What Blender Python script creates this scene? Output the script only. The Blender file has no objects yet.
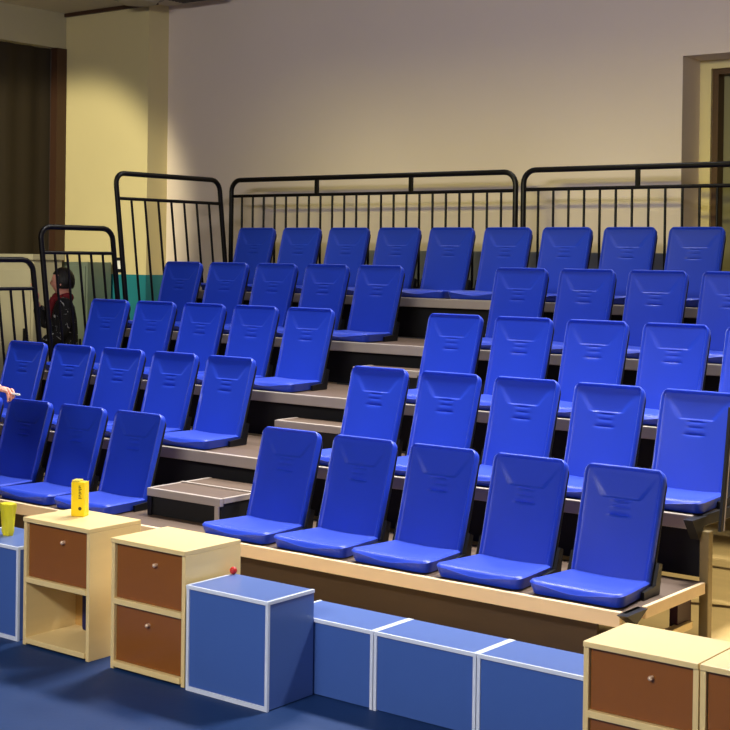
import bpy, bmesh, math, random
from mathutils import Vector, Matrix
random.seed(7)
C = bpy.context.scene.collection
PI = math.pi

# ------------------------------------------------------------ materials
def new_mat(name, col, rough=.5, metal=0., coat=0., spec=.5, var=0., scale=8., bump=0., bscale=60., stretch=(1,1,1), trans=0., ior=1.45, sheen=0.):
    m = bpy.data.materials.new(name); m.use_nodes = True
    nt = m.node_tree; b = nt.nodes['Principled BSDF']
    c = tuple(((x/255)/12.92 if x/255 <= .04045 else ((x/255+.055)/1.055)**2.4) for x in col) + (1,)
    b.inputs['Base Color'].default_value = c
    b.inputs['Roughness'].default_value = rough
    b.inputs['Metallic'].default_value = metal
    b.inputs['Coat Weight'].default_value = coat
    b.inputs['Coat Roughness'].default_value = .15
    b.inputs['Specular IOR Level'].default_value = spec
    b.inputs['Transmission Weight'].default_value = trans
    b.inputs['IOR'].default_value = ior
    b.inputs['Sheen Weight'].default_value = sheen; b.inputs['Sheen Roughness'].default_value = .3; b.inputs['Sheen Tint'].default_value = (.75,.85,1,1)
    tc = nt.nodes.new('ShaderNodeTexCoord'); mp = nt.nodes.new('ShaderNodeMapping')
    mp.inputs['Scale'].default_value = stretch
    nt.links.new(tc.outputs['Object'], mp.inputs['Vector'])
    if var:
        n = nt.nodes.new('ShaderNodeTexNoise'); n.inputs['Scale'].default_value = scale; n.inputs['Detail'].default_value = 5
        nt.links.new(mp.outputs[0], n.inputs['Vector'])
        mx = nt.nodes.new('ShaderNodeMix'); mx.data_type = 'RGBA'
        mx.inputs['A'].default_value = tuple(x*(1-var) for x in c[:3])+(1,)
        mx.inputs['B'].default_value = tuple(min(1, x*(1+var)) for x in c[:3])+(1,)
        nt.links.new(n.outputs['Fac'], mx.inputs['Factor']); nt.links.new(mx.outputs['Result'], b.inputs['Base Color'])
    if bump:
        n2 = nt.nodes.new('ShaderNodeTexNoise'); n2.inputs['Scale'].default_value = bscale
        nt.links.new(mp.outputs[0], n2.inputs['Vector'])
        bp = nt.nodes.new('ShaderNodeBump'); bp.inputs['Strength'].default_value = bump; bp.inputs['Distance'].default_value = .01
        nt.links.new(n2.outputs['Fac'], bp.inputs['Height']); nt.links.new(bp.outputs[0], b.inputs['Normal'])
    return m

M = dict(
 blue=new_mat('blue_plastic', (25,58,182), .44, coat=.06, spec=.42, sheen=.35, var=.05, scale=3, bump=.03, bscale=240),
 steel=new_mat('dark_steel', (22,22,26), .4, metal=.3),
 black=new_mat('black_paint', (10,7,7), .4, spec=.3, var=.15, scale=5),
 void=new_mat('black_riser', (14,13,14), .7, var=.2),
 deck=new_mat('brown_deck', (86,68,54), .55, var=.25, scale=4, stretch=(1,8,1)),
 cream=new_mat('cream_wood_edge', (222,196,158), .45, var=.08, scale=3, stretch=(1,6,6)),
 alu=new_mat('aluminium_nosing', (172,160,150), .38, metal=.15, var=.08, scale=6),
 dfront=new_mat('dark_front_board', (66,48,28), .6, var=.2, scale=3, stretch=(1,1,6)),
 olive=new_mat('olive_metal', (128,112,76), .4, metal=.3, var=.1),
 maroon=new_mat('maroon_steel', (52,14,18), .5),
 birch=new_mat('birch_laminate', (232,206,146), .42, var=.06, scale=3, stretch=(1,1,8), coat=.1),
 brown=new_mat('brown_panel', (140,84,32), .16, coat=.4, var=.08, scale=3),
 inner=new_mat('cabinet_inside', (190,150,84), .5, var=.1, scale=4),
 boxblue=new_mat('blue_laminate', (66,98,170), .32, sheen=.8, var=.07, scale=2),
 trimw=new_mat('white_edge_trim', (214,222,240), .35),
 knob=new_mat('pale_knob', (230,200,170), .3, metal=.3),
 yellow=new_mat('yellow_card', (250,214,20), .4, var=.05),
 paley=new_mat('pale_yellow_card', (222,200,66), .5),
 ygreen=new_mat('yellow_plastic', (226,212,40), .35, var=.1),
 ink=new_mat('dark_print', (70,58,20), .6),
 navy=new_mat('navy_cloth', (22,24,84), .8, var=.2),
 wall=new_mat('wall_paint', (222,208,196), .75, var=.03, scale=1.2, bump=.05, bscale=30),
 wally=new_mat('wall_cream_paint', (214,200,150), .7, var=.04, scale=2, bump=.05, bscale=30),
 teal=new_mat('teal_dado', (30,122,134), .55, var=.06),
 greyd=new_mat('grey_dado', (128,134,150), .6, var=.06),
 ceil=new_mat('ceiling_paint', (196,190,170), .8, var=.03),
 bulk=new_mat('bulkhead_paint', (176,168,138), .8, var=.05, scale=2),
 dark=new_mat('dark_brown_curtain', (42,32,14), .8, var=.18, scale=1.5, stretch=(3,3,.4)),
 post=new_mat('brown_timber', (64,40,26), .5, var=.15),
 doorb=new_mat('brown_door_frame', (74,46,16), .45, var=.15),
 doorin=new_mat('green_grey_door', (120,116,84), .6, var=.15, scale=2),
 tan=new_mat('tan_floor', (206,176,116), .4, var=.15, scale=2, stretch=(1,5,1)),
 bfloor=new_mat('blue_floor', (24,53,102), .6, spec=.25, var=.14, scale=2.2, bump=.05, bscale=40),
 white=new_mat('off_white_cabinet', (166,160,138), .5, var=.05),
 greyg=new_mat('grey_green_metal', (112,124,112), .45, metal=.2, var=.12),
 red=new_mat('red_rubber', (190,40,34), .35),
 skin=new_mat('skin', (226,160,140), .5, var=.06, scale=20),
 hair=new_mat('black_hair', (16,12,12), .5, bump=.6, bscale=120, stretch=(1,1,.2)),
 scarf=new_mat('dark_red_cloth', (120,24,34), .85, var=.2),
 trous=new_mat('dark_trousers', (26,28,40), .85, var=.15),
 shoe=new_mat('black_shoe', (24,22,22), .5),
 whitep=new_mat('white_plastic', (240,240,240), .3),
 tshirt=new_mat('beige_cloth', (206,182,140), .85, var=.08),
 chrome=new_mat('grey_fixture', (120,116,108), .4, metal=.5),
)
# black and white patterned shirt cloth
def pattern_mat():
    m = bpy.data.materials.new('patterned_cloth'); m.use_nodes = True; nt = m.node_tree; b = nt.nodes['Principled BSDF']
    tc = nt.nodes.new('ShaderNodeTexCoord'); n = nt.nodes.new('ShaderNodeTexNoise'); n.inputs['Scale'].default_value = 15
    n.inputs['Detail'].default_value = 3; n.inputs['Distortion'].default_value = 1.5
    r = nt.nodes.new('ShaderNodeValToRGB'); r.color_ramp.elements[0].position = .6; r.color_ramp.elements[1].position = .66
    r.color_ramp.elements[0].color = (.006,.006,.008,1); r.color_ramp.elements[1].color = (.5,.5,.5,1)
    nt.links.new(tc.outputs['Object'], n.inputs['Vector']); nt.links.new(n.outputs['Fac'], r.inputs[0]); nt.links.new(r.outputs[0], b.inputs['Base Color'])
    b.inputs['Roughness'].default_value = .85
    return m
M['pattern'] = pattern_mat()

# ------------------------------------------------------------ mesh helpers
def box(bm, x0, x1, y0, y1, z0, z1, bev=0.):
    vs = [bm.verts.new(p) for p in ((x0,y0,z0),(x1,y0,z0),(x1,y1,z0),(x0,y1,z0),(x0,y0,z1),(x1,y0,z1),(x1,y1,z1),(x0,y1,z1))]
    fs = [bm.faces.new([vs[i] for i in q]) for q in ((0,3,2,1),(4,5,6,7),(0,1,5,4),(1,2,6,5),(2,3,7,6),(3,0,4,7))]
    if bev:
        es = list({e for f in fs for e in f.edges})
        bmesh.ops.bevel(bm, geom=es, offset=bev, segments=2, profile=.6, affect='EDGES')

def tube(bm, pts, r, n=10, rad=None):
    pts = [Vector(p) for p in pts]; rings = []
    up = None
    for i, p in enumerate(pts):
        if i == 0: t = pts[1]-p
        elif i == len(pts)-1: t = p-pts[i-1]
        else: t = (pts[i+1]-p).normalized()+(p-pts[i-1]).normalized()
        t.normalize()
        if up is None:
            up = Vector((0,0,1)) if abs(t.z) < .9 else Vector((0,1,0))
        a = t.cross(up).normalized(); b2 = a.cross(t).normalized(); up = b2
        rr = rad[i] if rad else r
        rings.append([bm.verts.new(p+a*math.cos(2*PI*k/n)*rr+b2*math.sin(2*PI*k/n)*rr) for k in range(n)])
    for i in range(len(rings)-1):
        for k in range(n):
            bm.faces.new((rings[i][k], rings[i][(k+1)%n], rings[i+1][(k+1)%n], rings[i+1][k]))
    bm.faces.new(rings[0][::-1]); bm.faces.new(rings[-1])

def arc(c, a, b, r, t0, t1, n=6):   # c + r*(cos t * a + sin t * b)
    c, a, b = Vector(c), Vector(a), Vector(b)
    return [c+a*math.cos(t0+(t1-t0)*i/n)*r+b*math.sin(t0+(t1-t0)*i/n)*r for i in range(n+1)]

def prism(bm, poly, axis, d0, d1):
    def P(a, b, d): return {'x':(d,a,b),'y':(a,d,b),'z':(a,b,d)}[axis]
    v0 = [bm.verts.new(P(a,b,d0)) for a,b in poly]; v1 = [bm.verts.new(P(a,b,d1)) for a,b in poly]
    n = len(poly)
    for i in range(n): bm.faces.new((v0[i], v0[(i+1)%n], v1[(i+1)%n], v1[i]))
    bm.faces.new(v0[::-1]); bm.faces.new(v1)

def sphere(bm, c, r, sc=(1,1,1), seg=16):
    bmesh.ops.create_uvsphere(bm, u_segments=seg, v_segments=seg//2+2, radius=r, matrix=Matrix.Translation(c) @ Matrix.Diagonal((*sc,1)))

def cyl(bm, c, r, h, axis='z', n=20, r2=None):
    rot = {'z':Matrix(), 'x':Matrix.Rotation(PI/2,4,'Y'), 'y':Matrix.Rotation(PI/2,4,'X')}[axis]
    bmesh.ops.create_cone(bm, cap_ends=True, segments=n, radius1=r, radius2=r if r2 is None else r2, depth=h, matrix=Matrix.Translation(c) @ rot)

def loft(bm, top, bot):   # two equal grids of points -> closed shell
    R, K = len(top), len(top[0])
    T = [[bm.verts.new(p) for p in row] for row in top]; B = [[bm.verts.new(p) for p in row] for row in bot]
    for i in range(R-1):
        for j in range(K-1):
            bm.faces.new((T[i][j],T[i][j+1],T[i+1][j+1],T[i+1][j])); bm.faces.new((B[i][j],B[i+1][j],B[i+1][j+1],B[i][j+1]))
    loop = [(0,j) for j in range(K)]+[(i,K-1) for i in range(1,R)]+[(R-1,j) for j in range(K-2,-1,-1)]+[(i,0) for i in range(R-2,0,-1)]
    for k in range(len(loop)):
        a, b = loop[k], loop[(k+1)%len(loop)]
        bm.faces.new((T[b[0]][b[1]], T[a[0]][a[1]], B[a[0]][a[1]], B[b[0]][b[1]]))

def obj(name, bm, mat, parent=None, smooth=None, loc=None):
    bmesh.ops.recalc_face_normals(bm, faces=bm.faces[:])
    me = bpy.data.meshes.new(name); bm.to_mesh(me); bm.free()
    me.materials.append(M[mat] if isinstance(mat, str) else mat)
    if smooth:
        me.polygons.foreach_set('use_smooth', [True]*len(me.polygons)); me.set_sharp_from_angle(angle=math.radians(smooth))
    o = bpy.data.objects.new(name, me); C.objects.link(o)
    if parent: o.parent = parent
    if loc: o.location = loc
    return o
def BM(): return bmesh.new()
def tag(o, label, cat, group=None, kind=None):
    o['label'] = label; o['category'] = cat
    if group: o['group'] = group
    if kind: o['kind'] = kind
    return o
def thing(name, label, cat, loc=(0,0,0), rz=0., group=None):
    o = bpy.data.objects.new(name, None); C.objects.link(o); o.location = loc; o.rotation_euler = (0,0,rz)
    o.empty_display_size = .1
    return tag(o, label, cat, group)
def struct(name, bm, mat, parent=None, smooth=None):
    o = obj(name, bm, mat, parent, smooth)
    if not parent: o['kind'] = 'structure'
    return o
def bx(*a, bev=0.):
    b = BM(); box(b, *a, bev=bev); return b
def dup(root, loc, label=None, group=None, rz=None):
    r = root.copy(); C.objects.link(r); r.location = loc
    if rz is not None: r.rotation_euler = (0,0,rz)
    if label: r['label'] = label
    if group: r['group'] = group
    for ch in list(root.children):
        c = ch.copy(); C.objects.link(c); c.parent = r
        for g in list(ch.children):
            d = g.copy(); C.objects.link(d); d.parent = c
    return r

# ------------------------------------------------------------ camera
cam = bpy.data.cameras.new('camera'); co = bpy.data.objects.new('camera', cam); C.objects.link(co)
bpy.context.scene.camera = co
FPX, SX, SY = 1421.09, -3.35, -97.41
yaw, pit, rol = (math.radians(a) for a in (37.7703, -.4788, .7621))
f = Vector((-math.sin(yaw)*math.cos(pit), math.cos(yaw)*math.cos(pit), math.sin(pit)))
rt = Vector((math.cos(yaw), math.sin(yaw), 0)); up = rt.cross(f)
r2 = rt*math.cos(rol)+up*math.sin(rol); u2 = -rt*math.sin(rol)+up*math.cos(rol)
mw = Matrix((r2, u2, -f)).transposed().to_4x4(); mw.translation = Vector((5.0051, -5.7224, 1.4183))
co.matrix_world = mw
cam.sensor_width = 36; cam.sensor_fit = 'HORIZONTAL'; cam.lens = 36*FPX/730
cam.shift_x = -SX/730; cam.shift_y = SY/730
cam.clip_start = .05; cam.clip_end = 100

# ------------------------------------------------------------ dimensions
D, H = .7864, .29267         # depth and rise of a tier
FL = -.353                    # floor level
XL, XR = -3.5, 2.285          # ends of the stand
ZC = 3.78
def dz(r): return r*H-.062    # deck surface

# ------------------------------------------------------------ room
struct('floor', bx(-7.5, 8, -9, 6, FL-.1, FL), 'tan')
b = BM(); box(b, -7.5, 8, -9, -.95, FL, FL+.004); struct('floor_mat', b, 'bfloor')
YW, YB = 3.9, 3.64
# back wall with the door recess
b = BM()
box(b, -4.825, .487, YW, YW+.5, FL, ZC)
box(b, .487, 3.4, YW, YW+.5, 2.905, ZC)
box(b, 3.4, 8, YW, YW+.5, FL, ZC)
struct('wall_back', b, 'wall')
struct('wall_pilaster', bx(-6.0, -4.825, YB, YW+.5, 1.21, ZC), 'wally')
struct('trim_1', bx(-6.0, -4.823, YB-.004, YW+.5, FL, 1.21), 'teal')
struct('trim_2', bx(-2.7, .487, YW-.006, YW, FL, 1.465), 'greyd')
# recess of the door: a stepped jamb, brown frame, door leaf
b = BM(); box(b, .487, .575, YW+.30, YW+.5, FL, 2.905); box(b, .575, 3.4, YW+.30, YW+.5, 2.84, 2.905)
struct('trim_3', b, 'wally')
dr = thing('door_1', 'green grey door in brown timber frame within wall recess', 'door'); dr['kind'] = 'structure'
for k in ('label','category'): del dr[k]
b = BM(); box(b, .575, .62, YW+.33, YW+.48, FL, 2.84); box(b, 1.75, 1.80, YW+.33, YW+.48, FL, 2.84); box(b, .62, 1.75, YW+.33, YW+.48, 2.80, 2.84)
obj('door_frame', b, 'doorb', dr)
b = BM(); box(b, .62, 1.75, YW+.43, YW+.47, FL, 2.80, .004)
for z0, z1 in ((.0,1.1),(1.3,2.5)): box(b, .84, 1.6, YW+.42, YW+.44, z0, z1, .008)
obj('door_leaf', b, 'doorin', dr)
b = BM(); cyl(b, (1.66, YW+.40, .75), .02, .06, 'y'); sphere(b, (1.66, YW+.365, .75), .03); obj('door_knob', b, 'chrome', dr, 40)
struct('wall_recess', bx(.487, 3.4, YW+.5, YW+.6, FL, ZC), 'doorin')
# left wall: pale bulkhead above a dark curtained opening
struct('wall_left', bx(-6.3, -6.0, -4, YB, 3.43, ZC), 'bulk')
b = BM()
n = 160; top = []
for i in range(n+1):
    y = -4+(YB-.10+4)*i/n; x = -6.12+.012*math.sin(i*1.15)+.008*math.sin(i*.43)
    top.append((x, y))
T = [[(x, y, z) for x, y in top] for z in (FL+.01, 3.43)]; B2 = [[(x-.012, y, z) for x, y in top] for z in (FL+.01, 3.43)]
loft(b, T, B2)
tag(obj('curtain', b, 'dark', smooth=50), 'dark brown curtain hanging across the opening at far left', 'curtain')
struct('trim_4', bx(-6.08, -5.985, YB-.125, YB-.003, FL, 3.43), 'post')
struct('wall_left_backing', bx(-6.4, -6.3, -4, YB, FL, ZC), 'dark')
struct('ceiling', bx(-6.4, 8, -9, YW+.6, ZC, ZC+.1), 'ceil')
struct('trim_5', bx(-6.0, -4.7, YB-.03, YB, ZC-.035, ZC), 'post')
# ceiling lamp at the top left
t = thing('ceiling_light', 'round grey ceiling light at the top of the cream pilaster', 'light', (-4.62, 3.3, ZC))
b = BM(); cyl(b, (0,0,-.02), .24, .04, n=40); obj('base', b, 'chrome', t, 40)
b = BM(); cyl(b, (0,0,-.06), .17, .04, n=40, r2=.2); obj('diffuser', b, 'white', t, 40)
t = thing('ceiling_vent', 'flat grey ceiling panel beside the round ceiling light', 'vent', (-4.2, 3.55, ZC))
obj('frame', bx(-.22,.3,-.14,.14,-.04,0,bev=.006), 'chrome', t)
b = BM()
for k in range(6): box(b, -.2, .28, -.115+k*.042, -.095+k*.042, -.048, -.038)
obj('slat', b, 'steel', t)

# ------------------------------------------------------------ tiers of the retractable stand
TN = ['lowest', 'second', 'third', 'fourth', 'topmost']
tiers = []
for r in range(5):
    y0, y1 = r*D-.37, r*D+.42
    if r == 4: y1 = r*D+.36
    z = dz(r)
    t = thing('tier_platform', '%s tier of the seating stand with %s edge' % (TN[r], 'cream timber' if r == 0 else 'grey metal'), 'platform', (0, y0, z), group=None)
    XE = XR-.02 if r == 0 else XR-.065
    obj('deck', bx(XL, XE, .02, y1-y0-.005, -.03, 0), 'deck', t)
    b = BM(); box(b, XL, XR-.04 if r == 0 else XE-.02, 0, .03, -.062, .004, bev=.005); obj('nosing', b, 'cream' if r == 0 else 'alu', t)
    if r == 0:
        obj('front_board', bx(XL+.05, XR-.2, .10, .12, FL-z, -.03), 'dfront', t)
    else:
        obj('riser_panel', bx(XL+.02, XE-.01, .07, .085, -(H-.002), -.03), 'void', t)
    # legs down to the floor on the right, one on the left
    for x in (XL+.03, XR-.045):
        b = BM(); box(b, x, x+.045, .005 if r else .72, .05 if r else .765, FL-z, -.062 if r else -.03, bev=.003)
        if r or x < 0: obj('leg', b, 'olive', t)
    # side beam on the right end
    b = BM(); box(b, XE-.004, XE+.016, .06 if r else .17, y1-y0-.02, -.05, .003, bev=.004)
    obj('side_beam', b, 'cream' if r == 0 else 'steel', t)
    # dark wedge bracket below the last seat
    b = BM(); prism(b, [(-.10,.0),(.07,.0),(-.02,-.10)] if r else [(-.03,.0),(.16,.0),(.06,-.05)], 'x', XR-.08 if r else XR-.04, XR-.035 if r else XR+.01)
    obj('end_bracket', b, 'steel', t)
    if r == 0:
        b = BM(); box(b, XR-.07, XR-.03, .05, .70, -.20, -.165, bev=.004); obj('lower_rail', b, 'birch', t)
        b = BM(); box(b, XR-.09, XR-.05, .58, .72, -.20, -.065); obj('upright', b, 'maroon', t)
    if r == 1:
        # slanting end stanchion beside the last seat
        b = BM(); prism(b, [(.085,-.07),(.118,-.07),(.215,.50),(.182,.50)], 'x', XR+.008, XR+.022); obj('end_stanchion', b, 'steel', t)
        b = BM(); tube(b, [(XR+.022,.118,-.07),(XR+.022,.212,.5)], .004); obj('edge_highlight', b, 'alu', t, 40)  # pale strip standing in for the highlight along the stanchion's edge
    tiers.append(t)

# aisle half steps
def half_step(r, y0, y1, label, two):
    z = r*H+.09; zb = dz(r)
    t = thing('aisle_step', label, 'step', (-.58, y0, zb))
    h = z-zb; w = .28; d = y1-y0
    obj('box', bx(-w, w, .01, d, 0, h-.03, bev=.003), 'void', t)
    obj('tread', bx(-w+.012, w-.012, .02, d-.01, h-.03, h-.002), 'deck', t)
    b = BM(); box(b, -w-.005, w+.005, -.005, .022, h-.045, h, bev=.004); obj('nosing', b, 'alu', t)
    for s in (-1, 1):
        b = BM(); box(b, s*w-.01, s*w+.01, .022, d, h-.03, h, bev=.003); obj('edge_trim', b, 'alu', t)
    if two:
        b = BM(); box(b, -w, w, d*.5, d*.5+.02, h-.004, h+.006, bev=.002); obj('nosing', b, 'alu', t)
        for x in (-w+.005, w-.035): 
            b = BM(); box(b, x, x+.03, -.008, .0, 0, h-.045); obj('leg', b, 'alu' if x > 0 else 'steel', t)
half_step(0, -.1, D-.375, 'wide dark aisle step with pale edges on the lowest tier', True)
half_step(1, D+.20, 2*D-.375, 'shallow aisle step with pale edge on the second tier', False)
half_step(2, 2*D+.20, 3*D-.375, 'shallow aisle step with pale edge on the third tier', False)

# ------------------------------------------------------------ seats
BH, BD = .474, .139
def sstep(a, b, x):
    t = max(0, min(1, (x-a)/(b-a))); return t*t*(3-2*t)
def backrest_bm():
    b = BM()
    hh = math.hypot(BH, BD); ux = Vector((0, BD/hh, BH/hh)); nn = Vector((0, -BH/hh, BD/hh))   # up the back, outward to the sitter
    NU, NV, rc = 44, 60, .042
    z0 = -.035
    def hw(v):
        w = .196+.006*max(0, min(1, v/hh))
        if v > hh-rc: w -= rc-math.sqrt(max(0, rc*rc-(v-(hh-rc))**2))
        if v < z0+.02: w -= .02-math.sqrt(max(0, .0004-(z0+.02-v)**2))
        return w
    vs = [z0+(hh-z0)*i/(NV-7) for i in range(NV-6)]
    vs = vs[:-1]+[hh-.006*k/6 for k in range(6, -1, -1)][1:]
    vs = sorted(set(vs))
    us = [-1,-.985,-.965,-.94,-.91]+[-.88+1.76*k/(NU-10) for k in range(NU-9)]+[.91,.94,.965,.985,1]
    def front(u, v):
        w = hw(v); x = u*w
        e = min(w-abs(x), hh-v)                           # distance from the edge
        d = .010*(1-sstep(.010, .020, e))*sstep(-.001, .006, e)   # raised rim
        d += -.007*(1-(x/.2)**2)*math.sin(PI*v/hh)        # gentle hollow
        # trapezoid headrest facet at the top
        top = hh-.03; bot = hh-.145
        if v > bot-.02:
            q = (top-v)/(top-bot)
            half = .170-.085*min(1, max(0, q))
            ins = sstep(-.012, .004, half-abs(x))*sstep(bot-.006, bot+.004, v)
            d += -.006*ins*max(0, min(1, q*1.1+.08))*(1-sstep(top-.02, top, v))
        for vc, hl, dep in ((hh-.158,.050,.0045),(hh-.187,.046,.0035),(hh-.222,.060,.006)):
            k = abs(v-vc)
            if k < .012 and abs(x) < hl: d += -dep*(1-k/.012)*(1-(x/hl)**4) if v < vc+.002 else -dep*.6*(1-k/.012)*(1-(x/hl)**4)
        return Vector((x,0,0))+ux*v+nn*d
    def rear(u, v):
        w = hw(v)-.004; x = u*w
        e = min(w-abs(x), hh-v)
        return Vector((x,0,0))+ux*(v-.003)-nn*(.030-.014*sstep(.012,.03,e))
    # finer rows where the slots are
    ex = []
    for vc in (hh-.158, hh-.187, hh-.222): ex += [vc+.010, vc+.004, vc, vc-.004, vc-.010]
    ex += [hh-.145+k for k in (-.006,-.001,.004)]
    vs = sorted(set(vs+ex)); out = [vs[0]]
    for v in vs[1:]:
        if v-out[-1] > .0008: out.append(v)
    vs = out
    loft(b, [[front(u,v) for u in us] for v in vs], [[rear(u,v) for u in us] for v in vs])
    return b
def seat_bm():
    b = BM(); NU, NT = 28, 26
    y0, y1 = -.335, .0
    ts = [0,.012,.03,.055,.09,.13]+[.17+.83*k/(NT-6) for k in range(NT-5)]
    us = [-1,-.985,-.96,-.92]+[-.87+1.74*k/(NU-8) for k in range(NU-7)]+[.92,.96,.985,1]
    def hw(t):
        w = .236-.036*t; r = .05; s = t*.335
        if s < r: w -= r-math.sqrt(max(0, r*r-(r-s)**2))
        return w
    def topf(u, t):
        w = hw(t); x = u*w; s = t*.335
        e = min(w-abs(x), s)
        z = .006-.016*(1-(x/.236)**2)*sstep(0,.25,t)*(1-.3*t)
        z -= .016*(1-sstep(0, .035, s))*(1-.55*abs(x/.236)**3)*(1+.5*math.cos(x/.236*PI*1.2))
        z -= .010*(1-sstep(0,.012,e))
        return Vector((x, y0+s, z))
    def botf(u, t):
        w = hw(t)-.012; s = t*.335
        return Vector((u*w, y0+.014+s*.96, -.055))
    loft(b, [[topf(u,t) for u in us] for t in ts], [[botf(u,t) for u in us] for t in ts])
    return b
def make_seat():
    t = thing('stadium_seat', 'x', 'seat')
    o = .062
    s = obj('seat', seat_bm(), 'blue', t, 45, (0,0,o))
    k = obj('backrest', backrest_bm(), 'blue', t, 40, (0,0,o))
    # dark frame behind the backrest
    b = BM()
    hh = math.hypot(BH, BD); ux = Vector((0, BD/hh, BH/hh)); nn = Vector((0,-BH/hh,BD/hh))
    P = lambda x, v: Vector((x,0,o))+ux*v-nn*.038
    pts = [P(-.188,-.02)]+[P(-.188,.2)]+[P(-.188,hh-.07)]+[P(-.188+.045*(1-math.cos(a)), hh-.07+.045*math.sin(a)) for a in (.4,.8,1.2,PI/2)]+[P(.188-.045*(1-math.cos(a)), hh-.07+.045*math.sin(a)) for a in (PI/2,1.2,.8,.4)]+[P(.188,hh-.07),P(.188,.2),P(.188,-.02)]
    tube(b, pts, .012, 8); obj('back_frame', b, 'steel', t, 50)
    for sx in (-1, 1):
        b = BM(); prism(b, [(-.10,.002),(.05,.002),(.075,.13),(.045,.14),(.01,.045),(-.10,.035)], 'x', sx*.206, sx*.222)
        obj('hinge_bracket', b, 'steel', t)
    return t
seat0 = make_seat(); used = False
ordR = ['first', 'second', 'third', 'fourth', 'fifth']
rowN = ['front row', 'second row', 'third row', 'fourth row', 'top row']
def place(x, r, label, group):
    global used
    loc = (x, r*D, dz(r))
    if not used:
        used = True; seat0.location = loc; seat0['label'] = label; seat0['group'] = group; return seat0
    return dup(seat0, loc, label, group)
for r in range(4):
    for i in range(5):
        if r == 3 and i == 4: continue
        place(i*.5, r, 'blue plastic seat, %s right of the aisle, %s' % (rowN[r], ('beside the aisle' if i == 0 else '%s seat from the aisle' % ordR[i]) if i < 4 else 'at the far right end'), 'blue seats right of the aisle')
    for i in range(5):
        if r == 0 and i == 0: continue
        place(-1.187-(4-i)*.5, r, 'blue plastic seat, %s left of the aisle, %s' % (rowN[r], 'beside the aisle' if i == 4 else ('at the far left end' if i == 0 else '%s seat from the aisle' % ordR[4-i])), 'blue seats left of the aisle')
nth = ['leftmost', 'second from left', 'third from left', 'fourth from left', 'fifth from left', 'sixth from left', 'seventh from left', 'eighth from left', 'rightmost, in front of the door']
for i in range(9):
    place(-3.101+i*.5, 4, 'blue plastic seat in the top row below the railings, %s' % nth[i], 'blue seats in the top row')

# ------------------------------------------------------------ railings
def railing(name_label, x0, x1, y, z0, z1, bays, nb, zmid, group, closed_r=True):
    t = thing('guard_rail', name_label, 'railing', (x0, y, z0), group=group)
    L = x1-x0; Ht = z1-z0; r = .1; R = .021
    b = BM()
    pts = [Vector((0,0,0)), Vector((0,0,Ht-r))]+arc((r,0,Ht-r),(-1,0,0),(0,0,1),r,0,PI/2)[1:]+arc((L-r,0,Ht-r),(0,0,1),(1,0,0),r,0,PI/2)+[Vector((L,0,0))]
    tube(b, pts, R, 12); obj('frame', b, 'black', t, 50)
    b = BM(); tube(b, [(0,0,zmid-z0),(L,0,zmid-z0)], .014, 10); obj('middle_rail', b, 'black', t, 50)
    b = BM(); tube(b, [(0,0,.06),(L,0,.06)], .014, 10); obj('bottom_rail', b, 'black', t, 50)
    for k in range(1, bays):
        x = L*k/bays; b = BM(); box(b, x-.014, x+.014, -.014, .014, zmid-z0, Ht); obj('short_post', b, 'black', t)
    for k in range(1, nb):
        x = L*k/nb; b = BM(); tube(b, [(x,0,.06),(x,0,zmid-z0)], .0098, 8); obj('baluster', b, 'black', t, 50)
    for x in (0, L):
        b = BM(); box(b, x-.03, x+.03, -.04, .04, 0, .01, .002); obj('foot_plate', b, 'black', t)
zt = dz(4)
railing('long black guard rail behind the left and centre of the top row', -3.56, -.645, 3.45, zt, 2.065, 3, 23, 1.925, 'black rails behind the top row')
railing('long black guard rail behind the right of the top row, running past the door', -.575, 2.25, 3.45, zt, 2.075, 3, 22, 1.93, 'black rails behind the top row')
def side_rail(label, ya, za, yb, zb, ztop, zmid, nb, ybnd):
    # runs front to back at the left end; leans towards the front at its top
    x = XL+.035
    t = thing('guard_rail', label, 'railing', (x, ya, za), group='black rails at the left end of the stand')
    k = -.125   # lean (metres per metre of height)
    def P(y, z): return Vector((0, y+(z-za)*k-ya+(ztop-za)*(-k), z-za))
    # P is given the y at the top rail
    R = .021; r = .09
    b = BM()
    pts = [P(ya, za), P(ya, ztop-r)]+[P(ya+r*(1-math.cos(a)), ztop-r+r*math.sin(a)) for a in (.3,.6,.9,1.2,PI/2)]+[P(yb-r*(1-math.cos(a)), ztop-r+r*math.sin(a)) for a in (PI/2,1.2,.9,.6,.3)]+[P(yb, ztop-r), P(yb, zb)]
    tube(b, pts, R, 12); obj('frame', b, 'black', t, 50)
    b = BM(); tube(b, [P(ya, zmid), P(yb, zmid)], .014, 10); obj('middle_rail', b, 'black', t, 50)
    for i in range(1, nb):
        y = ya+(yb-ya)*i/nb; zl = za if y+(ztop-za)*.125 < ybnd-.02 else zb
        b = BM(); tube(b, [P(y, zl+.0), P(y, zmid)], .0098, 8); obj('baluster', b, 'black', t, 50)
side_rail('black side rail at the left end of the two topmost tiers', 2.0, dz(3), 3.19, dz(4), 2.05, 1.85, 8, 4*D-.37)
side_rail('black side rail at the left end of the third tier', 1.25, dz(2), 1.97, dz(3), 1.605, 1.41, 6, 3*D-.37)
side_rail('black side rail at the far left of the second tier', .50, dz(1), 1.18, dz(2), 1.355, 1.14, 6, 2*D-.37)

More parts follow.
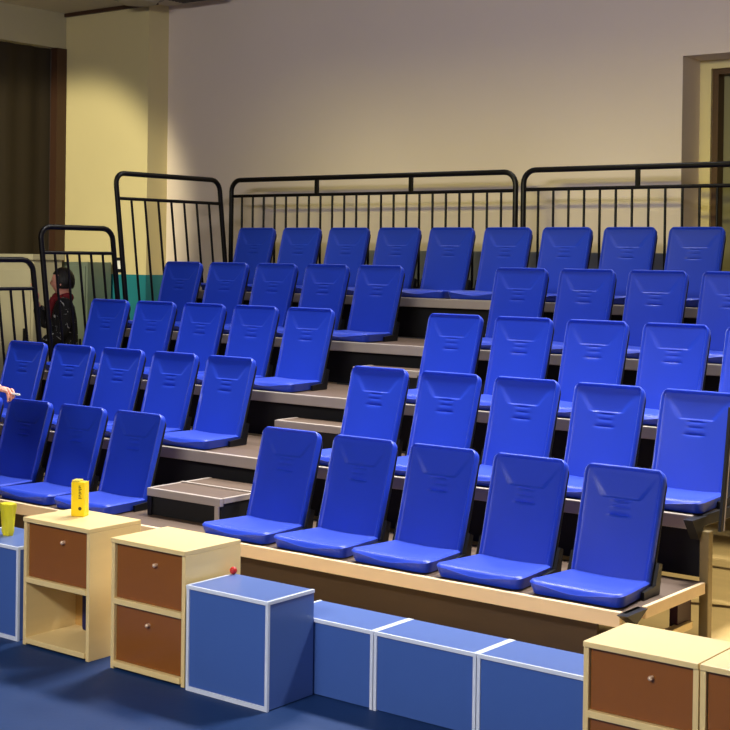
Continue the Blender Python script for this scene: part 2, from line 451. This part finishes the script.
# ------------------------------------------------------------ cabinets and boxes in front
def cabinet(x0, w, d, h, y0, label, lower_open, cat='cabinet', zs=.295, group='birch cabinets in front of the stand'):
    t = thing('storage_cabinet', label, cat, (x0+w/2, y0, FL+.004), group=group)
    a = w/2; T = .02
    h -= .004
    obj('side_panel', bx(-a, -a+T, 0, d, 0, h-T, bev=.0015), 'birch', t)
    obj('side_panel', bx(a-T, a, 0, d, 0, h-T, bev=.0015), 'birch', t)
    obj('top', bx(-a, a, -.006, d, h-T, h, bev=.003), 'birch', t)
    obj('bottom_shelf', bx(-a+T, a-T, -.008, d, .012, .035, bev=.002), 'birch', t)
    obj('middle_shelf', bx(-a+T, a-T, -.004, d-.01, zs-.012, zs+.012, bev=.002), 'birch', t)
    if not lower_open:
        obj('back_panel', bx(-a+T, a-T, d-.01, d-.002, .035, h-T), 'inner', t)
    else:
        b = BM(); box(b, -a+T, a-T, d-.01, d-.002, zs+.012, h-T); box(b, -a+T, -.10, d-.01, d-.002, .035, zs-.012); obj('back_panel', b, 'inner', t)
        o2 = obj('bundle', bx(-.095, a-T-.004, d-.07, d-.012, .036, zs-.02, bev=.02), 'navy', None, 40)
        o2.location = t.location; o2.name = 'cloth_bundle'; tag(o2, 'dark navy cloth bundle inside the open lower shelf of the left cabinet', 'cloth')
    doors = [(zs+.014, h-T-.003)] + ([] if lower_open else [(.037, zs-.014)])
    for i, (za, zb) in enumerate(doors):
        dd = obj('door', bx(-a+T+.003, a-T-.003, .012, .024, za, zb, bev=.0015), 'brown', t)
        b = BM(); kx = .04 if i == 0 else .0
        cyl(b, (kx, .007, zb-.06), .008, .012, 'y'); sphere(b, (kx, .0, zb-.06), .009, seg=12)
        obj('knob', b, 'knob', dd, 40)
    return t
cabinet(-.09, .44, .30, .578, -1.60, 'tall birch cabinet with one brown door above an open shelf', True)
cabinet(.482, .44, .33, .560, -1.595, 'tall birch cabinet with two brown doors, beside the taller blue cube', False, zs=.29)
cabinet(2.626, .425, .32, .453, -1.372, 'low birch cabinet with brown doors right of the low blue boxes', False, zs=.20)
cabinet(3.056, .425, .32, .453, -1.372, 'low birch cabinet at the right edge, cut by the frame', False, zs=.20)

def blue_box(x0, w, d, h, y0, label):
    t = thing('display_cube', label, 'box', (x0+w/2, y0, FL+.004), group='blue laminate cubes in front of the stand')
    a = w/2; T = .014; h -= .004
    obj('body', bx(-a+.002, a-.002, .006, d-.002, .004, h-.006), 'boxblue', t)
    b = BM(); box(b, -a, a, .0, d, h-.012, h, .002); obj('top', b, 'boxblue', t)
    b = BM()
    for s in (-1, 1): box(b, min(s*a, s*(a-T)), max(s*a, s*(a-T)), 0, .012, 0, h-.012)
    if h > .35: box(b, -a+T, a-T, 0, .012, 0, T+.004)
    box(b, -a-.001, a+.001, -.002, .006, h-.014, h+.0005)
    for s in (-1, 1): box(b, s*a-.012 if s > 0 else -a-.001, a+.001 if s > 0 else -a+.012, .006, d, h-.012, h+.001)
    obj('edge_trim', b, 'trimw', t)
    return t
blue_box(-.58, .44, .30, .430, -1.59, 'blue cube at the left edge beside the open cabinet')
blue_box(.945, .44, .28, .430, -1.61, 'taller blue cube between the two door cabinet and the low blue boxes')
blue_box(1.205, .473, .25, .312, -1.325, 'low blue box half hidden behind the taller blue cube')
blue_box(1.682, .473, .25, .312, -1.325, 'middle one of the three low blue boxes')
blue_box(2.159, .460, .25, .312, -1.325, 'low blue box touching the low birch cabinet')

# yellow carton with dark print
t = thing('yellow_carton', 'upright yellow carton with dark print standing on the open cabinet', 'carton', (.078, -1.42, .226), rz=math.radians(24))
obj('box', bx(-.032,.032,-.024,.024,0,.155,bev=.002), 'yellow', t)
obj('side_face', bx(-.0335,-.0318,-.022,.022,.004,.151), 'paley', t)
b = BM()
for k in range(9): box(b, .004, .018-(k%3)*.003, -.0252, -.0238, .080+k*.007, .0835+k*.007)
cyl(b, (.011,-.0245,.036), .008, .0014, 'y'); obj('print', b, 'ink', t)
obj('lid_flap', bx(-.031,.005,-.023,.023,.155,.163,bev=.003), 'paley', t)
# fluted yellow pouch on the leftmost cube
b = BM(); n = 28; prof = [(.0,.026),(.02,.034),(.06,.033),(.10,.036),(.135,.042),(.15,.044)]
rings = []
for z, r0 in prof:
    rings.append([bm_v for bm_v in [b.verts.new(((r0+.006*math.sin(6*(2*PI*k/n)+z*30))*math.cos(2*PI*k/n), (r0+.006*math.sin(6*(2*PI*k/n)+z*30))*.7*math.sin(2*PI*k/n), z)) for k in range(n)]])
for i in range(len(rings)-1):
    for k in range(n): b.faces.new((rings[i][k], rings[i][(k+1)%n], rings[i+1][(k+1)%n], rings[i+1][k]))
b.faces.new(rings[0][::-1]); b.faces.new(rings[-1])
o = obj('yellow_pouch', b, 'ygreen', smooth=60, loc=(-.405, -1.44, .077)); tag(o, 'crumpled yellow pouch standing on the blue cube at the left edge', 'pouch')
b = BM(); sphere(b, (0,0,0), .016); o = obj('red_ball', b, 'red', smooth=60, loc=(.955, -1.345, .077+.016)); tag(o, 'small red ball on the back corner of the taller blue cube', 'ball')

# ------------------------------------------------------------ things beyond the left end
t = thing('equipment_cabinet', 'off white cabinet with overhanging top at the far left', 'cabinet', (-5.78, 2.88, FL))
obj('body', bx(-.29,.25,.0,.34,.0,1.69,bev=.005), 'white', t)
obj('top', bx(-.30,.272,-.03,.35,1.69,1.745,bev=.006), 'white', t)
obj('door', bx(-.26,.22,-.015,.0,.12,1.60,bev=.004), 'white', t)
b = BM(); box(b, .15, .18, -.04, -.015, .9, 1.05, .004); obj('handle', b, 'steel', t)
t = thing('metal_locker', 'grey green metal locker standing against the teal dado', 'locker', (-5.45, 3.3, FL))
obj('body', bx(-.23,.19,.0,.3,.0,1.675,bev=.005), 'greyg', t)
obj('door', bx(-.21,.17,-.015,.0,.05,1.64,bev=.004), 'greyg', t)
b = BM(); box(b, .11, .13, -.03, -.015, .8, .95, .003); obj('handle', b, 'steel', t)
t = thing('wall_switch', 'white wall switch plate on the cream wall above the teal dado', 'switch', (-5.18, YB-.004, 1.30))
obj('plate', bx(-.05,.05,-.012,0,-.07,.07,bev=.003), 'steel', t)
obj('rocker', bx(-.03,.03,-.018,-.012,-.04,.04,bev=.003), 'whitep', t)

# ------------------------------------------------------------ people
def skin_mesh(chains):
    """chains: lists of (point, radius); returns a bmesh of the skinned, subdivided chains (each chain tree = dict)"""
    out = BM()
    for verts, edges, root in chains:
        me = bpy.data.meshes.new('tmp'); me.from_pydata([v[0] for v in verts], edges, [])
        ob = bpy.data.objects.new('tmp', me); C.objects.link(ob)
        md = ob.modifiers.new('s', 'SKIN'); md.use_smooth_shade = True
        for i, v in enumerate(verts):
            sv = me.skin_vertices[0].data[i]; rr = v[1]
            sv.radius = rr if isinstance(rr, tuple) else (rr, rr); sv.use_root = (i == root)
        s = ob.modifiers.new('u', 'SUBSURF'); s.levels = 2; s.render_levels = 2
        dg = bpy.context.evaluated_depsgraph_get(); ev = ob.evaluated_get(dg)
        m2 = bpy.data.meshes.new_from_object(ev); out.from_mesh(m2)
        bpy.data.objects.remove(ob); bpy.data.meshes.remove(m2)
    return out
def hand_chains(w, d, n, thumb, curl, fingers=(1,1,1,1)):
    """w wrist, d pointing direction, n palm normal; thumb = side sign"""
    w, d, n = Vector(w), Vector(d).normalized(), Vector(n).normalized(); s = d.cross(n)*thumb; n = s.cross(d)*thumb
    ch = []
    pv = [(tuple(w), (.023,.019)), (tuple(w+d*.04), (.032,.016)), (tuple(w+d*.085), (.036,.013))]
    ch.append((pv, [(0,1),(1,2)], 0))
    L = [.070,.080,.074,.058]
    for k in range(4):
        off = s*(.027-.018*k); base = w+d*.070+off; c = curl[k]
        p = [(tuple(base), .009)]
        q = w+d*.092+off; p.append((tuple(q), .0088)); ang = 0
        for j in range(3):
            ang += c*(.8 if j else .6); l = L[k]*(.45,.30,.25)[j]
            q = q+(d*math.cos(ang)-n*math.sin(ang))*l; p.append((tuple(q), .0082-.001*j))
        ch.append((p, [(i,i+1) for i in range(4)], 0))
    b0 = w+d*.02+s*.018
    p = [(tuple(b0), .012), (tuple(b0+d*.028+s*.022-n*.008), .011), (tuple(b0+d*.056+s*.032-n*.014), .0095), (tuple(b0+d*.080+s*.034-n*.020), .008)]
    ch.append((p, [(0,1),(1,2),(2,3)], 0))
    return ch
def head(bm, c, yawd, r=.1):
    """head with nose, brow, lips, ears; c is the centre, faces -y rotated by yawd"""
    m = Matrix.Translation(c) @ Matrix.Rotation(yawd, 4, 'Z')
    hb = BM(); bmesh.ops.create_uvsphere(hb, u_segments=32, v_segments=24, radius=1)
    for v in hb.verts:
        x, y, z = v.co
        k = 1-.30*sstep(-.1, -1, z)*1.0 if z < 0 else 1
        X, Y, Z = x*.076*k, y*.094*(1-.12*sstep(0,-1,z)), z*.118
        if y < 0:
            Y -= .020*math.exp(-((x*.076)/.010)**2-((Z+.012)/.020)**2)          # nose
            Y += .007*(math.exp(-((abs(X)-.030)/.014)**2-((Z-.008)/.012)**2))    # eye sockets
            Y -= .005*math.exp(-((X)/.022)**2-((Z+.052)/.007)**2)                # lips
            Y -= .006*math.exp(-(X/.022)**2-((Z+.095)/.016)**2)                  # chin
        v.co = Vector((X, Y, Z))
    for s in (-1, 1):
        bmesh.ops.create_uvsphere(hb, u_segments=12, v_segments=8, radius=1, matrix=Matrix.Translation((s*.077,.008,-.008)) @ Matrix.Diagonal((.008,.018,.030,1)))
    bmesh.ops.transform(hb, matrix=m, verts=hb.verts)
    me = bpy.data.meshes.new('h'); hb.to_mesh(me); hb.free(); bm.from_mesh(me); bpy.data.meshes.remove(me)
    return m
def hair_bm(m):
    hb = BM(); bmesh.ops.create_uvsphere(hb, u_segments=32, v_segments=24, radius=1)
    dl = []
    for v in hb.verts:
        x, y, z = v.co
        v.co = Vector((x*.086, y*.104+.006, z*.124+.006))
        if (y < -.35 and z < .45) or z < -.55: dl.append(v)
    bmesh.ops.delete(hb, geom=dl, context='VERTS')
    g = bmesh.ops.solidify(hb, geom=hb.faces[:], thickness=.010)
    bmesh.ops.transform(hb, matrix=m, verts=hb.verts)
    return hb
def eyes_bm(m):
    b = BM()
    for s in (-1, 1): sphere(b, (s*.030,-.080,.008), .0085, (1.3,.7,.8), 12)
    bmesh.ops.transform(b, matrix=m, verts=b.verts)
    return b
def person(label, base, yawd, J, hands, shirt, sleeve, extra=None, headyaw=0, headc=(0,-.02,1.51)):
    t = thing('person', label, 'person', base, yawd)
    g = lambda k: J[k]
    order = ['pelvis','waist','chest','neck','skull','shL','elL','wrL','shR','elR','wrR','hipL','knL','anL','toL','hipR','knR','anR','toR']
    rad = dict(pelvis=(.145,.11), waist=(.12,.095), chest=(.145,.105), neck=.052, skull=.05, shL=.055, elL=.040, wrL=(.026,.022), shR=.055, elR=.040, wrR=(.026,.022),
               hipL=.085, knL=.056, anL=.038, toL=.032, hipR=.085, knR=.056, anR=.038, toR=.032)
    idx = {k:i for i,k in enumerate(order)}
    E = [('pelvis','waist'),('waist','chest'),('chest','neck'),('neck','skull'),('chest','shL'),('shL','elL'),('elL','wrL'),('chest','shR'),('shR','elR'),('elR','wrR'),
         ('pelvis','hipL'),('hipL','knL'),('knL','anL'),('anL','toL'),('pelvis','hipR'),('hipR','knR'),('knR','anR'),('anR','toR')]
    ch = [([(J[k], rad[k]) for k in order], [(idx[a],idx[b_]) for a,b_ in E], 0)]
    for hc in hands: ch += hc
    bm = skin_mesh(ch); m = head(bm, Vector(headc), headyaw)
    obj('body', bm, 'skin', t, 80)
    obj('hair', hair_bm(m), 'hair', t, 80)
    obj('eyes', eyes_bm(m), 'ink', t, 60)
    def cloth(name, keys, edges, grow, mat, cut=None):
        ix = {k:i for i,k in enumerate(keys)}
        vv = []
        for k in keys:
            p = Vector(J[k]); rr = rad[k]; rr = rr if isinstance(rr, tuple) else (rr, rr)
            if cut and k in cut: p = Vector(J[cut[k][0]]).lerp(p, cut[k][1])
            vv.append((tuple(p), (rr[0]+grow, rr[1]+grow)))
        obj(name, skin_mesh([(vv, [(ix[a],ix[b_]) for a,b_ in edges], 0)]), mat, t, 80)
    J = dict(J); J['hem'] = tuple(Vector(J['pelvis'])-Vector((0,0,.10))); rad['hem'] = rad['pelvis']
    ak = ['hem','pelvis','waist','chest','shL','elL','shR','elR']; ae = [('hem','pelvis'),('pelvis','waist'),('waist','chest'),('chest','shL'),('shL','elL'),('chest','shR'),('shR','elR')]
    if sleeve == 'long':
        ak += ['wrL','wrR']; ae += [('elL','wrL'),('elR','wrR')]
        cloth('shirt', ak, ae, .030, shirt, {'wrL':('elL',.85),'wrR':('elR',.85)})
    else: cloth('shirt', ak, ae, .024, shirt, {'elL':('shL',.75),'elR':('shR',.75)})
    cloth('trousers', ['waist','pelvis','hipL','knL','anL','hipR','knR','anR'], [('waist','pelvis'),('pelvis','hipL'),('hipL','knL'),('knL','anL'),('pelvis','hipR'),('hipR','knR'),('knR','anR')], .014, 'trous', {'anL':('knL',.93),'anR':('knR',.93)})
    for s in 'LR':
        a, q = Vector(J['an'+s]), Vector(J['to'+s]); d = (q-a); d.z = 0; d.normalize()
        sh = skin_mesh([([(tuple(Vector((a.x,a.y,.045))-d*.035), (.042,.042)), (tuple(Vector((a.x,a.y,.045))+d*.07), (.044,.036)), (tuple(Vector((a.x,a.y,.035))+d*.15), (.042,.028))], [(0,1),(1,2)], 0)])
        obj('shoe', sh, 'shoe', t, 80)
    if extra: extra(t)
    return t
# standing figure beyond the left end; local frame faces -y
def scarf(t):
    b = BM(); pts = [(.062*math.cos(a), .062*math.sin(a)-.015, 1.375+.012*math.sin(a*2)) for a in [2*PI*k/20 for k in range(21)]]
    tube(b, pts, .034, 10); tube(b, [(.02,-.09,1.37),(.03,-.125,1.28),(.02,-.135,1.18)], .03, 10, rad=[.034,.03,.022]); obj('scarf', b, 'scarf', t, 60)
S = dict(pelvis=(0,0,.90), waist=(0,0,1.05), chest=(0,.01,1.26), neck=(0,0,1.37), skull=(0,-.01,1.46),
         shL=(.17,0,1.315), elL=(.215,-.03,1.06), wrL=(.17,-.22,.98), shR=(-.17,0,1.315), elR=(-.20,-.16,1.12), wrR=(-.13,-.235,1.34),
         hipL=(.09,0,.86), knL=(.10,-.02,.48), anL=(.10,.0,.09), toL=(.11,-.12,.035), hipR=(-.09,0,.86), knR=(-.10,-.02,.48), anR=(-.10,.0,.09), toR=(-.11,-.12,.035))
hR = hand_chains(S['wrR'], (.1,-.05,1), (0,1,.0), -1, (.5,.5,.55,.6)); hL = hand_chains(S['wrL'], (-.3,-1,-.1), (0,.1,-1), 1, (.4,.4,.45,.5))
person('dark haired person in patterned shirt and dark red scarf behind the left rails', (-4.55, 2.42, FL), math.radians(-38), S, [hR, hL], 'pattern', 'long', scarf, headyaw=math.radians(-20))
# person mostly outside the left edge, reaching in with a white pen
S2 = dict(S); S2.update(shR=(-.18,0,1.34), elR=(-.22,-.06,1.07), wrR=(-.20,.02,.83), shL=(.18,0,1.34), elL=(.24,-.10,1.06), wrL=(.235,-.36,1.045))
hl = hand_chains(S2['wrL'], (.0,-1,.0), (0,0,1), 1, (.05,.9,1.0,1.05)); hr = hand_chains(S2['wrR'], (0,-.1,-1), (1,0,0), 1, (.3,.3,.35,.4))
def pen(t):
    b = BM(); w = Vector(S2['wrL']); tube(b, [w+Vector((.015,-.07,-.018)), w+Vector((.02,-.20,-.016)), w+Vector((.02,-.212,-.016))], .006, 10, rad=[.006,.006,.002]); obj('pen', b, 'whitep', None, 50)
    o = bpy.data.objects[[k for k in bpy.data.objects.keys() if k.startswith('pen')][-1]]
    bpy.context.view_layer.update(); o.matrix_world = t.matrix_world.copy(); tag(o, 'white pen held in the hand reaching in at the left edge', 'pen')
P2 = person('person in beige shirt at the left edge, only the reaching hand in view', (-1.49, -1.10, FL), math.radians(75), S2, [hl, hr], 'tshirt', 'short', pen)

# ------------------------------------------------------------ light
def area(name, loc, size, power, col, rot=(0,0,0), sy=None):
    l = bpy.data.lights.new(name, 'AREA'); l.energy = power; l.color = col; l.size = size
    if sy: l.shape = 'RECTANGLE'; l.size_y = sy
    o = bpy.data.objects.new(name, l); C.objects.link(o); o.location = loc; o.rotation_euler = rot; return o
def spot(name, loc, tgt, power, col, ang, blend, rad=.15):
    l = bpy.data.lights.new(name, 'SPOT'); l.energy = power; l.color = col; l.spot_size = math.radians(ang); l.spot_blend = blend; l.shadow_soft_size = rad
    o = bpy.data.objects.new(name, l); C.objects.link(o); o.location = loc
    o.rotation_euler = (Vector(tgt)-Vector(loc)).to_track_quat('-Z','Y').to_euler(); return o
for ly, pw in ((1.0, 2.0), (2.2, .75), (3.2, .35)):
    for lx, q in ((-2.3, .62), (-.1, .9), (2.1, 1.0)):
        o = area('ceiling_lamp', (lx, ly, 3.72), .9, 40*pw*q, (1,.98,.95), (math.radians(-18),0,0), sy=.5); o.data.spread = math.radians(90)
spot('under_stand_fill', (5.0,2.0,3.0), (2.0,1.6,-.35), 900, (1,.92,.72), 30, .4, .1)  # added fill spot, brightens the floor seen under the stand's right end
# hall lights in front, aimed at the stand
o = area('hall_flood', (2.0,-6.5,3.6), 3.0, 370, (1,.96,.93), sy=.8)
o.rotation_euler = (Vector((0,3.9,2.2))-Vector(o.location)).to_track_quat('-Z','Y').to_euler()
o = area('warm_wall_washer', (-.8,-3.5,3.68), 5.0, 11, (1,.88,.30), (math.radians(76),0,0), sy=.3); o.data.spread = math.radians(22)
spot('warm_spot_pilaster', (-3.4,-1.7,3.7), (-5.9,3.64,1.7), 1300, (1,.91,.60), 29, .45, .12)
w = bpy.data.worlds.new('world'); bpy.context.scene.world = w; w.use_nodes = True
w.node_tree.nodes['Background'].inputs[0].default_value = (.62,.60,.62,1); w.node_tree.nodes['Background'].inputs[1].default_value = .25

vs = bpy.context.scene.view_settings
vs.view_transform = 'Standard'; vs.look = 'None'; vs.gamma = 1; vs.exposure = 0.0; vs.use_curve_mapping = False
